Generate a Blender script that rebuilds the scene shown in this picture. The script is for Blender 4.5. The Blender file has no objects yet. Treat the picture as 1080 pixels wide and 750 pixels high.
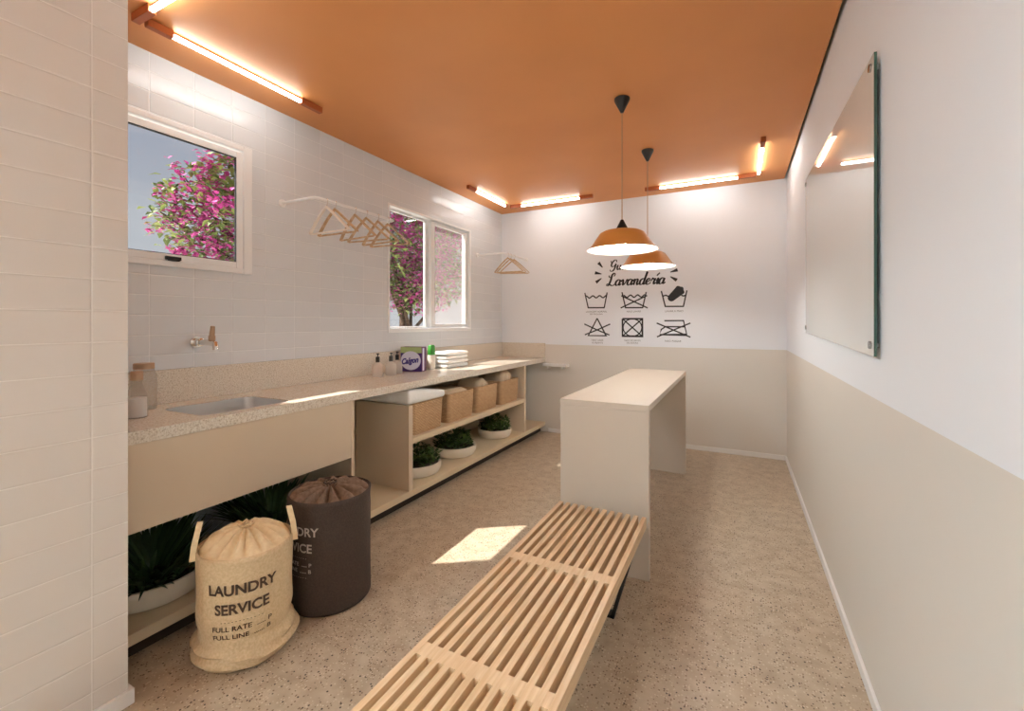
import bpy, bmesh, math, random
from mathutils import Vector, Matrix, noise
random.seed(7)
SC = bpy.context.scene
COL = SC.collection
PI = math.pi
W, D, H = 2.981, 4.777, 2.6          # room width, depth, ceiling height (camera stands at y = 0)
YF = -3.6                            # front wall

# ------------------------------------------------------------------ materials
def lin(c):
    return tuple(((v/255)/12.92 if v/255 <= .04045 else ((v/255+.055)/1.055)**2.4) for v in c)+(1,)
def mat(name, rgb, rough=.5, metal=0, spec=.5, **kw):
    m = bpy.data.materials.new(name); m.use_nodes = True
    b = m.node_tree.nodes['Principled BSDF']
    b.inputs['Base Color'].default_value = lin(rgb)
    b.inputs['Roughness'].default_value = rough
    b.inputs['Metallic'].default_value = metal
    b.inputs['Specular IOR Level'].default_value = spec
    for k, v in kw.items(): b.inputs[k.replace('_', ' ')].default_value = v
    return m
def nodes(m): return m.node_tree.nodes, m.node_tree.links, m.node_tree.nodes['Principled BSDF']
def coords(m, scale=(1, 1, 1), kind='Object'):
    n, l, b = nodes(m)
    tc = n.new('ShaderNodeTexCoord'); mp = n.new('ShaderNodeMapping')
    mp.inputs['Scale'].default_value = scale
    l.new(tc.outputs[kind], mp.inputs['Vector'])
    return mp.outputs['Vector']
def noisy(m, a, bcol, scale=5, detail=4, stretch=(1, 1, 1), bump=0, lo=.35, hi=.65, rough=.5):
    n, l, b = nodes(m)
    v = coords(m, stretch)
    t = n.new('ShaderNodeTexNoise'); t.inputs['Scale'].default_value = scale; t.inputs['Detail'].default_value = detail
    t.inputs['Roughness'].default_value = rough
    l.new(v, t.inputs['Vector'])
    r = n.new('ShaderNodeValToRGB')
    r.color_ramp.elements[0].position = lo; r.color_ramp.elements[0].color = lin(a)
    r.color_ramp.elements[1].position = hi; r.color_ramp.elements[1].color = lin(bcol)
    l.new(t.outputs['Fac'], r.inputs['Fac']); l.new(r.outputs['Color'], b.inputs['Base Color'])
    if bump:
        bp = n.new('ShaderNodeBump'); bp.inputs['Strength'].default_value = bump; bp.inputs['Distance'].default_value = .004
        l.new(t.outputs['Fac'], bp.inputs['Height']); l.new(bp.outputs['Normal'], b.inputs['Normal'])
    return m

M = {}
# terrazzo floor: beige cement with dark and light chips
m = M['floor'] = mat('terrazzo', (186, 166, 142), .3)
n, l, b = nodes(m); v = coords(m)
def rampn(fac, e):
    r = n.new('ShaderNodeValToRGB'); cr = r.color_ramp
    cr.elements[0].position, cr.elements[0].color = e[0][0], lin(e[0][1])
    cr.elements[1].position, cr.elements[1].color = e[1][0], lin(e[1][1])
    for p, c in e[2:]:
        x = cr.elements.new(p); x.color = lin(c)
    l.new(fac, r.inputs['Fac']); return r.outputs['Color']
def mix(a, c, f):
    x = n.new('ShaderNodeMix'); x.data_type = 'RGBA'
    l.new(f, x.inputs['Factor']); 
    for s, k in ((a, 6), (c, 7)):
        if isinstance(s, tuple): x.inputs[k].default_value = s
        else: l.new(s, x.inputs[k])
    return x.outputs[2]
big = n.new('ShaderNodeTexNoise'); big.inputs['Scale'].default_value = 14; big.inputs['Detail'].default_value = 6; l.new(v, big.inputs['Vector'])
base = rampn(big.outputs['Fac'], [(.3, (172, 152, 128)), (.7, (198, 182, 160))])
def chips(scale, thr, col, base, seed):
    vo = n.new('ShaderNodeTexVoronoi'); vo.inputs['Scale'].default_value = scale
    mp = n.new('ShaderNodeMapping'); mp.inputs['Location'].default_value = (seed, seed*.7, 0); l.new(v, mp.inputs['Vector']); l.new(mp.outputs['Vector'], vo.inputs['Vector'])
    ns = n.new('ShaderNodeSeparateColor'); l.new(vo.outputs['Color'], ns.inputs['Color'])
    # only cells whose random value is high carry a chip, chip radius from distance
    a = n.new('ShaderNodeMath'); a.operation = 'GREATER_THAN'; a.inputs[1].default_value = thr; l.new(ns.outputs['Red'], a.inputs[0])
    d = n.new('ShaderNodeMath'); d.operation = 'LESS_THAN'; d.inputs[1].default_value = .36; l.new(vo.outputs['Distance'], d.inputs[0])
    p = n.new('ShaderNodeMath'); p.operation = 'MULTIPLY'; l.new(a.outputs[0], p.inputs[0]); l.new(d.outputs[0], p.inputs[1])
    return mix(base, lin(col), p.outputs[0])
base = chips(115, .77, (126, 103, 80), base, 3.1)
base = chips(110, .72, (208, 194, 172), base, 9.7)
base = chips(100, .92, (74, 58, 46), base, 17.3)
l.new(base, b.inputs['Base Color'])

# white glazed wall tile, stacked 20 x 10 cm
def tile(name, c1, c2, grout, off):
    m = mat(name, c1, .22); n, l, b = nodes(m)
    tc = n.new('ShaderNodeTexCoord'); sx = n.new('ShaderNodeSeparateXYZ'); cx = n.new('ShaderNodeCombineXYZ')
    l.new(tc.outputs['Object'], sx.inputs[0])
    ad = n.new('ShaderNodeMath'); ad.operation = 'ADD'
    l.new(sx.outputs['X'], ad.inputs[0]); l.new(sx.outputs['Y'], ad.inputs[1])
    o = n.new('ShaderNodeMath'); o.operation = 'ADD'; o.inputs[1].default_value = off; l.new(sx.outputs['Y'], o.inputs[0])
    z = n.new('ShaderNodeMath'); z.operation = 'ADD'; z.inputs[1].default_value = -.006; l.new(sx.outputs['Z'], z.inputs[0])
    l.new(o.outputs[0], cx.inputs['X']); l.new(z.outputs[0], cx.inputs['Y'])
    br = n.new('ShaderNodeTexBrick'); br.offset = 0
    br.inputs['Scale'].default_value = 1; br.inputs['Brick Width'].default_value = .2; br.inputs['Row Height'].default_value = .1
    br.inputs['Mortar Size'].default_value = .0022; br.inputs['Mortar Smooth'].default_value = .6
    br.inputs['Color1'].default_value = lin(c1); br.inputs['Color2'].default_value = lin(c2); br.inputs['Mortar'].default_value = lin(grout)
    l.new(cx.outputs[0], br.inputs['Vector']); l.new(br.outputs['Color'], b.inputs['Base Color'])
    # rounded tile edges and a slightly wavy hand-made face
    br2 = n.new('ShaderNodeTexBrick'); br2.offset = 0
    for k, q in (('Scale', 1), ('Brick Width', .2), ('Row Height', .1), ('Mortar Size', .006), ('Mortar Smooth', 1)): br2.inputs[k].default_value = q
    l.new(cx.outputs[0], br2.inputs['Vector'])
    nz = n.new('ShaderNodeTexNoise'); nz.inputs['Scale'].default_value = 14; l.new(tc.outputs['Object'], nz.inputs['Vector'])
    inv = n.new('ShaderNodeMath'); inv.operation = 'MULTIPLY_ADD'; inv.inputs[1].default_value = -1; inv.inputs[2].default_value = 1
    l.new(br2.outputs['Fac'], inv.inputs[0])
    sm = n.new('ShaderNodeMath'); sm.operation = 'MULTIPLY_ADD'; sm.inputs[1].default_value = .25
    l.new(nz.outputs['Fac'], sm.inputs[0]); l.new(inv.outputs[0], sm.inputs[2])
    bp = n.new('ShaderNodeBump'); bp.inputs['Strength'].default_value = .5; bp.inputs['Distance'].default_value = .003
    l.new(sm.outputs[0], bp.inputs['Height']); l.new(bp.outputs['Normal'], b.inputs['Normal'])
    return m
M['tile'] = tile('white_wall_tile', (222, 225, 228), (226, 229, 232), (241, 243, 244), -.128)
M['tile_near'] = tile('white_wall_tile_partition', (226, 219, 212), (230, 223, 216), (242, 237, 231), -.038)

# painted wall: white above, beige wainscot band below
def twotone(name):
    m = mat(name, (239, 242, 247), .6); n, l, b = nodes(m)
    tc = n.new('ShaderNodeTexCoord'); sx = n.new('ShaderNodeSeparateXYZ'); l.new(tc.outputs['Object'], sx.inputs[0])
    g = n.new('ShaderNodeMath'); g.operation = 'GREATER_THAN'; g.inputs[1].default_value = 1.017; l.new(sx.outputs['Z'], g.inputs[0])
    x = n.new('ShaderNodeMix'); x.data_type = 'RGBA'
    x.inputs[6].default_value = lin((222, 216, 207)); x.inputs[7].default_value = lin((239, 242, 247))
    l.new(g.outputs[0], x.inputs['Factor']); l.new(x.outputs[2], b.inputs['Base Color'])
    return m
M['wall'] = twotone('two_tone_paint')
M['white'] = mat('white_paint', (240, 238, 235), .45)
M['orange'] = noisy(mat('orange_ceiling_paint', (214, 122, 58), .55), (220, 146, 84), (226, 152, 90), 1.5, 3)
M['orange_dark'] = mat('burnt_orange_metal', (176, 92, 44), .5)
M['lam'] = mat('beige_laminate', (216, 196, 170), .42)
M['lam_in'] = mat('beige_laminate_board', (222, 202, 170), .42)
M['island'] = mat('pale_taupe_laminate', (206, 192, 176), .4)
M['kick'] = mat('dark_plinth', (52, 40, 32), .7)
M['frame'] = mat('white_aluminium', (242, 242, 242), .35)
M['black'] = mat('black_metal', (22, 20, 20), .45)
M['gasket'] = mat('black_rubber', (30, 32, 36), .7)
M['chrome'] = mat('chrome', (226, 222, 216), .12, 1)
M['steel'] = mat('brushed_steel', (236, 235, 233), .3, 1)
M['mirror_bolt'] = mat('steel_bolt', (170, 170, 168), .25, 1)
M['brass'] = mat('dark_bronze', (186, 152, 122), .4, .4)

m = M['stone'] = mat('speckled_quartz', (214, 202, 184), .18); n, l, b = nodes(m); v = coords(m)
nz = n.new('ShaderNodeTexNoise'); nz.inputs['Scale'].default_value = 160; nz.inputs['Detail'].default_value = 3; l.new(v, nz.inputs['Vector'])
c = rampn(nz.outputs['Fac'], [(.3, (186, 170, 148)), (.62, (234, 226, 212)), (.45, (220, 208, 190))]); l.new(c, b.inputs['Base Color'])

m = M['wood'] = noisy(mat('pale_ash_wood', (226, 192, 152), .45), (216, 180, 138), (234, 204, 166), 9, 5, (9, .6, 9), bump=.1)
M['hanger_wood'] = noisy(mat('natural_beech', (198, 168, 132), .45), (184, 152, 114), (208, 180, 146), 30, 3)
M['hanger_pale'] = mat('whitewashed_beech', (240, 230, 218), .45)
# wicker
m = M['wicker'] = mat('woven_wicker', (190, 146, 100), .75); n, l, b = nodes(m); tc = n.new('ShaderNodeTexCoord')
sx = n.new('ShaderNodeSeparateXYZ'); l.new(tc.outputs['Object'], sx.inputs[0])
ad = n.new('ShaderNodeMath'); ad.operation = 'ADD'; l.new(sx.outputs['X'], ad.inputs[0]); l.new(sx.outputs['Y'], ad.inputs[1])
cx = n.new('ShaderNodeCombineXYZ'); l.new(ad.outputs[0], cx.inputs['X']); l.new(sx.outputs['Z'], cx.inputs['Y'])
br = n.new('ShaderNodeTexBrick'); br.offset = .5
for k, q in (('Scale', 1), ('Brick Width', .026), ('Row Height', .011), ('Mortar Size', .0016), ('Mortar Smooth', 1)): br.inputs[k].default_value = q
br.inputs['Color1'].default_value = lin((220, 182, 138)); br.inputs['Color2'].default_value = lin((206, 164, 120)); br.inputs['Mortar'].default_value = lin((122, 84, 52))
l.new(cx.outputs[0], br.inputs['Vector']); l.new(br.outputs['Color'], b.inputs['Base Color'])
bp = n.new('ShaderNodeBump'); bp.inputs['Strength'].default_value = .9; bp.inputs['Distance'].default_value = .004; bp.invert = True
l.new(br.outputs['Fac'], bp.inputs['Height']); l.new(bp.outputs['Normal'], b.inputs['Normal'])

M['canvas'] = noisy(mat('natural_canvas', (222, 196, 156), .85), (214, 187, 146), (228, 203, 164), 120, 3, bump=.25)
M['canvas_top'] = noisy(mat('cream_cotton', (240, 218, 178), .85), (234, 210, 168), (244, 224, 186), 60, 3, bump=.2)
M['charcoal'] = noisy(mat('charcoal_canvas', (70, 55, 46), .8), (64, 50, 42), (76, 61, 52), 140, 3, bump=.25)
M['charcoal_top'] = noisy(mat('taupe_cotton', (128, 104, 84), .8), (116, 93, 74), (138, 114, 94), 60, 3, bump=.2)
M['ink'] = mat('dark_brown_print', (84, 64, 50), .8)
M['ink_light'] = mat('pale_grey_print', (196, 184, 172), .8)
M['vinyl'] = mat('black_vinyl', (44, 42, 44), .6)
M['vinyl_grey'] = mat('grey_vinyl', (120, 116, 116), .6)
M['towel'] = noisy(mat('white_towel', (246, 244, 240), .95), (240, 238, 232), (250, 248, 245), 220, 2, bump=.4)
M['towel_beige'] = noisy(mat('beige_towel', (226, 200, 168), .95), (216, 188, 154), (232, 208, 178), 220, 2, bump=.4)
M['bowl'] = noisy(mat('cream_ceramic', (232, 220, 200), .5), (226, 213, 192), (237, 226, 208), 8, 3)
M['soil'] = noisy(mat('dark_soil', (50, 38, 28), .95), (38, 28, 20), (64, 50, 38), 60, 3, bump=.8)
def leafmat(name, a, bb, rough=.5):
    m = mat(name, a, rough); n, l, b = nodes(m)
    g = n.new('ShaderNodeNewGeometry'); 
    x = rampn_(m, g.outputs['Random Per Island'], a, bb)
    l.new(x, b.inputs['Base Color'])
    b.inputs['Subsurface Weight'].default_value = 0
    return m
def rampn_(m, fac, a, bb):
    n, l, b = nodes(m)
    r = n.new('ShaderNodeValToRGB'); r.color_ramp.elements[0].color = lin(a); r.color_ramp.elements[1].color = lin(bb)
    l.new(fac, r.inputs['Fac']); return r.outputs['Color']
M['leaf'] = leafmat('dark_green_leaf', (34, 58, 26), (92, 116, 52))
M['leaf_dark'] = leafmat('deep_green_frond', (32, 58, 34), (84, 112, 66))
M['tree_leaf'] = leafmat('sunlit_leaf', (70, 96, 44), (168, 184, 104), .6)
M['bract'] = leafmat('magenta_bract', (166, 34, 122), (222, 100, 176), .6)
M['bark'] = noisy(mat('grey_brown_bark', (84, 64, 50), .9), (66, 48, 38), (104, 84, 66), 20, 4, bump=.6)
M['shade'] = mat('orange_lamp_enamel', (216, 146, 74), .4)
M['shade_in'] = mat('white_lamp_enamel', (250, 244, 230), .6)
def emit(name, rgb, s):
    m = bpy.data.materials.new(name); m.use_nodes = True; n = m.node_tree.nodes; l = m.node_tree.links
    n.remove(n['Principled BSDF']); e = n.new('ShaderNodeEmission'); e.inputs['Color'].default_value = rgb; e.inputs['Strength'].default_value = s
    l.new(e.outputs[0], n['Material Output'].inputs['Surface']); return m
TUBE = 15
M['tube'] = emit('warm_lit_tube', (.93, .98, .97, 1), TUBE)
M['panel'] = emit('added_fill_emitter', (.77, .93, 1, 1), 54)  # emission of the added fill lights, out of view
M['bulb'] = emit('warm_lit_bulb', (.97, 1, 1, 1), 175)
def glassmat(name, tint, rough=0, haze=0, hazecol=(235, 228, 222)):
    m = bpy.data.materials.new(name); m.use_nodes = True; n = m.node_tree.nodes; l = m.node_tree.links
    n.remove(n['Principled BSDF'])
    t = n.new('ShaderNodeBsdfTransparent'); t.inputs['Color'].default_value = tint
    g = n.new('ShaderNodeBsdfGlossy'); g.inputs['Roughness'].default_value = rough
    lw = n.new('ShaderNodeLayerWeight'); lw.inputs['Blend'].default_value = .5
    pw = n.new('ShaderNodeMath'); pw.operation = 'POWER'; pw.inputs[1].default_value = 5; l.new(lw.outputs['Facing'], pw.inputs[0])
    f = n.new('ShaderNodeMath'); f.operation = 'MULTIPLY_ADD'; f.inputs[1].default_value = .9; f.inputs[2].default_value = .025; l.new(pw.outputs[0], f.inputs[0])
    x = n.new('ShaderNodeMixShader'); l.new(f.outputs[0], x.inputs[0]); l.new(t.outputs[0], x.inputs[1]); l.new(g.outputs[0], x.inputs[2])
    out = x.outputs[0]
    if haze:
        d = n.new('ShaderNodeBsdfTranslucent'); d.inputs['Color'].default_value = lin(hazecol)
        d2 = n.new('ShaderNodeBsdfDiffuse'); d2.inputs['Color'].default_value = lin(hazecol)
        y0 = n.new('ShaderNodeMixShader'); y0.inputs[0].default_value = .5; l.new(d.outputs[0], y0.inputs[1]); l.new(d2.outputs[0], y0.inputs[2])
        y = n.new('ShaderNodeMixShader'); y.inputs[0].default_value = haze; l.new(out, y.inputs[1]); l.new(y0.outputs[0], y.inputs[2]); out = y.outputs[0]
    l.new(out, n['Material Output'].inputs['Surface']); return m
M['glass'] = glassmat('window_glass', (.97, .98, .98, 1))
M['glass_haze'] = glassmat('hazy_window_glass', (.97, .97, .97, 1), 0, .16)
M['bottle_glass'] = glassmat('clear_bottle_glass', (.93, .92, .9, 1), .02, .22)
M['bottle_frost'] = glassmat('frosted_bottle', (.97, .96, .95, 1), .1, .5, (246, 238, 230))
m = M['board'] = mat('white_backed_glass', (226, 229, 226), .03, 0, .5, IOR=1.5)
M['glass_edge'] = mat('green_glass_edge', (62, 92, 80), .15)
M['liquid'] = mat('white_powder', (236, 232, 228), .8)
M['box_purple'] = mat('purple_print', (64, 36, 112), .45)
M['box_plum'] = mat('plum_print', (92, 36, 84), .45)
M['box_lav'] = mat('lavender_print', (222, 222, 240), .45)
M['box_green'] = mat('pale_green_print', (170, 190, 130), .45)
M['box_blue'] = mat('violet_lettering', (54, 40, 140), .45)
M['green'] = mat('green_plastic', (64, 150, 54), .4)
M['bottle_white'] = mat('pale_plastic', (224, 214, 200), .4)
M['bounce_ground'] = noisy(mat('pale_bounce_ground', (200, 194, 184), .95), (196, 190, 178), (212, 206, 196), 3, 5)  # pale ground colour chosen to bounce sunlight into the room

# ------------------------------------------------------------------ geometry helpers
def box(bm, x0, x1, y0, y1, z0, z1, bev=0, mi=0):
    r = bmesh.ops.create_cube(bm, size=1, matrix=Matrix.Translation(((x0+x1)/2, (y0+y1)/2, (z0+z1)/2)) @ Matrix.Diagonal((x1-x0, y1-y0, z1-z0, 1)))
    vs = r['verts']; fs = {f for v in vs for f in v.link_faces}
    for f in fs: f.material_index = mi
    if bev:
        es = list({e for v in vs for e in v.link_edges})
        bmesh.ops.bevel(bm, geom=es, offset=bev, segments=2, affect='EDGES', profile=.5)
def frame_of(d):
    d = d.normalized(); u = d.cross(Vector((0, 0, 1)))
    if u.length < 1e-4: u = d.cross(Vector((1, 0, 0)))
    u.normalize(); return u, d.cross(u)
def tube(bm, pts, r, seg=10, cap=True, mi=0):
    pts = [Vector(p) for p in pts]; rs = r if isinstance(r, (list, tuple)) else [r]*len(pts)
    rings = []; u0 = None
    for i, p in enumerate(pts):
        d = (pts[min(i+1, len(pts)-1)]-pts[max(i-1, 0)]).normalized()
        if u0 is None: u, w = frame_of(d)
        else:
            u = (u0-d*u0.dot(d)).normalized(); w = d.cross(u)
        u0 = u
        rings.append([bm.verts.new(p+(u*math.cos(2*PI*k/seg)+w*math.sin(2*PI*k/seg))*rs[i]) for k in range(seg)])
    for a, c in zip(rings, rings[1:]):
        for k in range(seg):
            bm.faces.new((a[k], a[(k+1) % seg], c[(k+1) % seg], c[k])).material_index = mi
    if cap:
        bm.faces.new(rings[0][::-1]).material_index = mi; bm.faces.new(rings[-1]).material_index = mi
def lathe(bm, c, prof, seg=32, mi=0, a0=0):
    rings = []
    for r, z in prof:
        if r < 1e-5: rings.append([bm.verts.new((c[0], c[1], c[2]+z))])
        else: rings.append([bm.verts.new((c[0]+r*math.cos(2*PI*k/seg+a0), c[1]+r*math.sin(2*PI*k/seg+a0), c[2]+z)) for k in range(seg)])
    for a, d in zip(rings, rings[1:]):
        for k in range(seg):
            A, B = a[k % len(a)], a[(k+1) % len(a)]; Cc, Dd = d[(k+1) % len(d)], d[k % len(d)]
            q = []
            for x in (A, B, Cc, Dd):
                if x not in q: q.append(x)
            if len(q) > 2: bm.faces.new(q).material_index = mi
def grid_surface(bm, rows, closed=True, mi=0):
    vr = [[bm.verts.new(p) for p in row] for row in rows]
    for a, c in zip(vr, vr[1:]):
        N = len(a)
        for k in range(N if closed else N-1):
            bm.faces.new((a[k], a[(k+1) % N], c[(k+1) % N], c[k])).material_index = mi
    return vr
def rrect(x0, x1, y0, y1, r, seg=5):
    p = []
    for cx, cy, a in ((x1-r, y1-r, 0), (x0+r, y1-r, 90), (x0+r, y0+r, 180), (x1-r, y0+r, 270)):
        for k in range(seg+1):
            t = math.radians(a+90*k/seg); p.append((cx+r*math.cos(t), cy+r*math.sin(t)))
    return p
def prism_xy(bm, loop, z0, z1, mi=0):
    lo = [bm.verts.new((x, y, z0)) for x, y in loop]; hi = [bm.verts.new((x, y, z1)) for x, y in loop]
    bm.faces.new(lo[::-1]).material_index = mi; bm.faces.new(hi).material_index = mi
    N = len(lo)
    for k in range(N): bm.faces.new((lo[k], lo[(k+1) % N], hi[(k+1) % N], hi[k])).material_index = mi
def B(): return bmesh.new()
def world(o):
    p = Vector((0, 0, 0))
    while o is not None: p += o.location; o = o.parent
    return p
def obj(name, bm, mats, parent=None, smooth=False, label=None, fix=True, ang=40):
    if fix: bmesh.ops.recalc_face_normals(bm, faces=bm.faces[:])
    me = bpy.data.meshes.new(name)
    if parent is not None: bmesh.ops.translate(bm, verts=bm.verts[:], vec=-world(parent))
    bm.to_mesh(me); bm.free()
    for k in (mats if isinstance(mats, (list, tuple)) else [mats]): me.materials.append(M[k] if isinstance(k, str) else k)
    if smooth:
        me.polygons.foreach_set('use_smooth', [True]*len(me.polygons))
        try: me.set_sharp_from_angle(angle=math.radians(ang))
        except Exception: pass
    o = bpy.data.objects.new(name, me); COL.objects.link(o)
    if parent is not None: o.parent = parent
    if label: o['label'] = label
    return o
def tag(o, label, cat, group=None):
    o['label'] = label; o['category'] = cat
    if group: o['group'] = group
    return o
def thing(name, loc, label, cat, group=None, rz=0):
    o = bpy.data.objects.new(name, None); COL.objects.link(o); o.location = loc; o.rotation_euler = (0, 0, rz)
    o.empty_display_size = .05
    return tag(o, label, cat, group)
def struct(name, bm, mats, parent=None, **k):
    o = obj(name, bm, mats, parent, **k)
    if parent is None: o['kind'] = 'structure'
    return o
def dup(o, loc, label, rz=0, group=None):
    r = o.copy(); COL.objects.link(r); r.location = loc; r.rotation_euler = (0, 0, rz); r['label'] = label
    for ch in list(o.children):
        c = ch.copy(); COL.objects.link(c); c.parent = r
        for g in ch.children:
            d = g.copy(); COL.objects.link(d); d.parent = c
    return r

# ------------------------------------------------------------------ room shell
TW = .10
bm = B(); box(bm, -TW, W+.12, YF-.12, D+.12, -.08, 0); struct('floor', bm, 'floor')
bm = B(); box(bm, -TW, W+.12, YF-.12, D+.12, 2.72, 2.80); struct('ceiling', bm, 'orange_dark')
bm = B(); box(bm, 0, W-.018, YF, D, H, H+.03); o = struct('ceiling', bm, 'orange'); o.name = 'ceiling_panel'
# left wall with two window openings
W1 = (.955, 1.625, 1.565, 2.285)      # opening y0 y1 z0 z1
W2 = (2.80, 4.055, 1.195, 2.255)
bm = B(); z1 = 2.72
for y0, y1, za, zb in ((YF, -.25, 0, z1), (.73, W1[0], 0, z1), (W1[0], W1[1], 0, W1[2]), (W1[0], W1[1], W1[3], z1), (W1[1], W2[0], 0, z1),
                       (W2[0], W2[1], 0, W2[2]), (W2[0], W2[1], W2[3], z1), (W2[1], D, 0, z1)):
    box(bm, -TW, 0, y0, y1, za, zb)
struct('wall_left', bm, 'tile')
bm = B(); box(bm, -TW, .77, -.25, .73, 0, 2.72); o = struct('wall_partition', bm, 'tile_near')
bm = B(); box(bm, -TW, W+.12, D, D+.12, 0, 2.72); struct('wall_back', bm, 'wall')
bm = B(); box(bm, W, W+.12, YF, D, 0, 2.72); struct('wall_right', bm, 'wall')
# unseen front wall behind the camera; wide doorway added to let in daylight
bm = B()
for x0, x1, za, zb in ((-TW, .95, 0, 2.72), (2.85, W, 0, 2.72), (.95, 2.85, 2.35, 2.72)): box(bm, x0, x1, YF-.12, YF, za, zb)
struct('wall_front', bm, 'white')
bm = B()
for x0, x1, za, zb in ((.95, 1.0, 0, 2.35), (2.80, 2.85, 0, 2.35), (1.0, 2.80, 2.30, 2.35)): box(bm, x0, x1, YF-.11, YF-.01, za, zb, .004)
d = struct('added_door_1', bm, 'frame')
bm = B(); box(bm, 1.0, 1.9, YF-.07, YF-.062, .02, 2.30); obj('pane', bm, 'glass', d)
# baseboards
bm = B(); box(bm, W-.012, W, YF, D, 0, .045, .003); struct('baseboard_right', bm, 'white')
bm = B(); box(bm, .62, W-.012, D-.012, D, 0, .045, .003); struct('baseboard_back', bm, 'white')
bm = B(); box(bm, .77, .784, -.264, .744, 0, .05, .003); box(bm, 0, .77, -.264, -.25, 0, .05, .003); box(bm, 0, .012, YF, -.264, 0, .05, .003); box(bm, .60, .77, .73, .744, 0, .05, .003); struct('baseboard_left', bm, 'white')

# windows
def window_frame(bm, y0, y1, z0, z1, x0, x1, wl, wr, wb, wt, bev=.004):
    box(bm, x0, x1, y0, y0+wl, z0, z1, bev); box(bm, x0, x1, y1-wr, y1, z0, z1, bev)
    box(bm, x0, x1, y0+wl, y1-wr, z0, z0+wb, bev); box(bm, x0, x1, y0+wl, y1-wr, z1-wt, z1, bev)
wf = bpy.data.objects.new('window_1', None); COL.objects.link(wf); wf.location = (0, 1.29, W1[2]); wf['kind'] = 'structure'
bm = B(); window_frame(bm, W1[0]-.012, W1[1]+.014, W1[2]-.012, W1[3]+.012, -.055, .012, .045, .052, .03, .03); box(bm, -.0995, -.056, W1[0]+.0005, 1.03, W1[2]+.0005, W1[3]-.0005); obj('outer_frame', bm, 'frame', wf)  # last box: hidden extra bar added to trim the sun patch on the floor
bm = B(); window_frame(bm, .985, 1.589, 1.583, 2.257, -.014, .004, .04, .04, .036, .036); sa = obj('sash', bm, 'frame', wf)
bm = B(); window_frame(bm, 1.024, 1.551, 1.617, 2.224, -.012, .002, .006, .004, .004, .007, 0); obj('gasket', bm, 'gasket', sa)
bm = B(); box(bm, -.008, -.003, 1.026, 1.549, 1.62, 2.222); obj('pane', bm, 'glass', sa)
bm = B(); box(bm, .004, .016, 1.19, 1.262, 1.588, 1.606, .003); box(bm, .012, .022, 1.20, 1.252, 1.583, 1.592, .002); obj('latch', bm, 'black', sa, label='black latch')
wf = bpy.data.objects.new('window_2', None); COL.objects.link(wf); wf.location = (0, 3.42, W2[2]); wf['kind'] = 'structure'
bm = B(); window_frame(bm, W2[0]-.01, W2[1]+.01, W2[2]-.01, W2[3]+.01, -.095, .008, .02, .03, .035, .02); obj('outer_frame', bm, 'frame', wf)
bm = B(); window_frame(bm, 2.81, 3.41, 1.225, 2.24, -.085, -.06, .012, .05, .012, .012); sa = obj('sash', bm, 'frame', wf)
bm = B(); window_frame(bm, 3.40, 4.03, 1.225, 2.24, -.055, -.02, .06, .035, .03, .03); sb_ = obj('sash', bm, 'frame', wf)
bm = B(); box(bm, -.075, -.07, 2.82, 3.37, 1.235, 2.23); obj('pane', bm, 'glass', sa)
bm = B(); box(bm, -.04, -.035, 3.455, 4.0, 1.25, 2.215); obj('pane', bm, 'glass_haze', sb_, label='hazy sliding pane')

# ------------------------------------------------------------------ worktop, sink, cabinets
CZ, CT = .863, .815                  # worktop top and underside
CX = .58
wt = thing('worktop', (.29, 2.75, CT), 'long speckled stone worktop running along the tiled left wall', 'worktop')
bm = B()
outer = [(.001, .732), (CX, .732), (CX, D-.001), (.001, D-.001)]
SH = (.16, .515, 1.10, 1.53)
inner = rrect(*SH, .05)
def loop_edges(bm, pts, z):
    vs = [bm.verts.new((x, y, z)) for x, y in pts]
    return vs, [bm.edges.new((vs[i], vs[(i+1) % len(vs)])) for i in range(len(vs))]
for z in (CZ, CT):
    vo, eo = loop_edges(bm, outer, z); vi, ei = loop_edges(bm, inner, z)
    bmesh.ops.triangle_fill(bm, use_beauty=True, edges=eo+ei)
    if z == CZ: top = (vo, vi)
for (a, c) in ((top[0], vo), (top[1], vi)):
    for k in range(len(a)): bm.faces.new((a[k], a[(k+1) % len(a)], c[(k+1) % len(a)], c[k]))
obj('slab', bm, 'stone', wt)
bm = B(); box(bm, .001, .022, .732, D-.001, CZ, 1.032, .002); obj('backsplash', bm, 'stone', wt)
bm = B(); box(bm, .022, .58, D-.022, D-.001, CZ, 1.03, .002); obj('backsplash', bm, 'stone', wt)

sk = thing('sink', (.34, 1.31, .66), 'steel undermount sink basin set in the worktop below the wall tap', 'sink')
bm = B(); rows = []
for ins, z in ((.0012, CZ-.004), (.004, CZ-.004), (.005, .80), (.012, .69), (.03, .668), (.08, .664)):
    rows.append([(x, y, z) for x, y in rrect(SH[0]+ins, SH[1]-ins, SH[2]+ins, SH[3]-ins, max(.02, .05-ins*.2))])
vr = grid_surface(bm, rows); bm.faces.new(vr[-1])
rows = [[(x, y, z) for x, y in rrect(SH[0]+i, SH[1]-i, SH[2]+i, SH[3]-i, .05)] for i, z in ((-.012, CT-.001), (-.012, CT-.004), (-.001, CT-.005), (.004, .70), (.03, .66), (.08, .657))]
vr = grid_surface(bm, rows); bm.faces.new(vr[-1])
basin = obj('basin', bm, 'steel', sk, smooth=True, fix=False)
bm = B(); lathe(bm, (.34, 1.31, .6645), [(.034, 0), (.034, .003), (.024, .003), (.02, -.001), (0, -.001)], 20); obj('drain', bm, 'chrome', basin, smooth=True)

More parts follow.
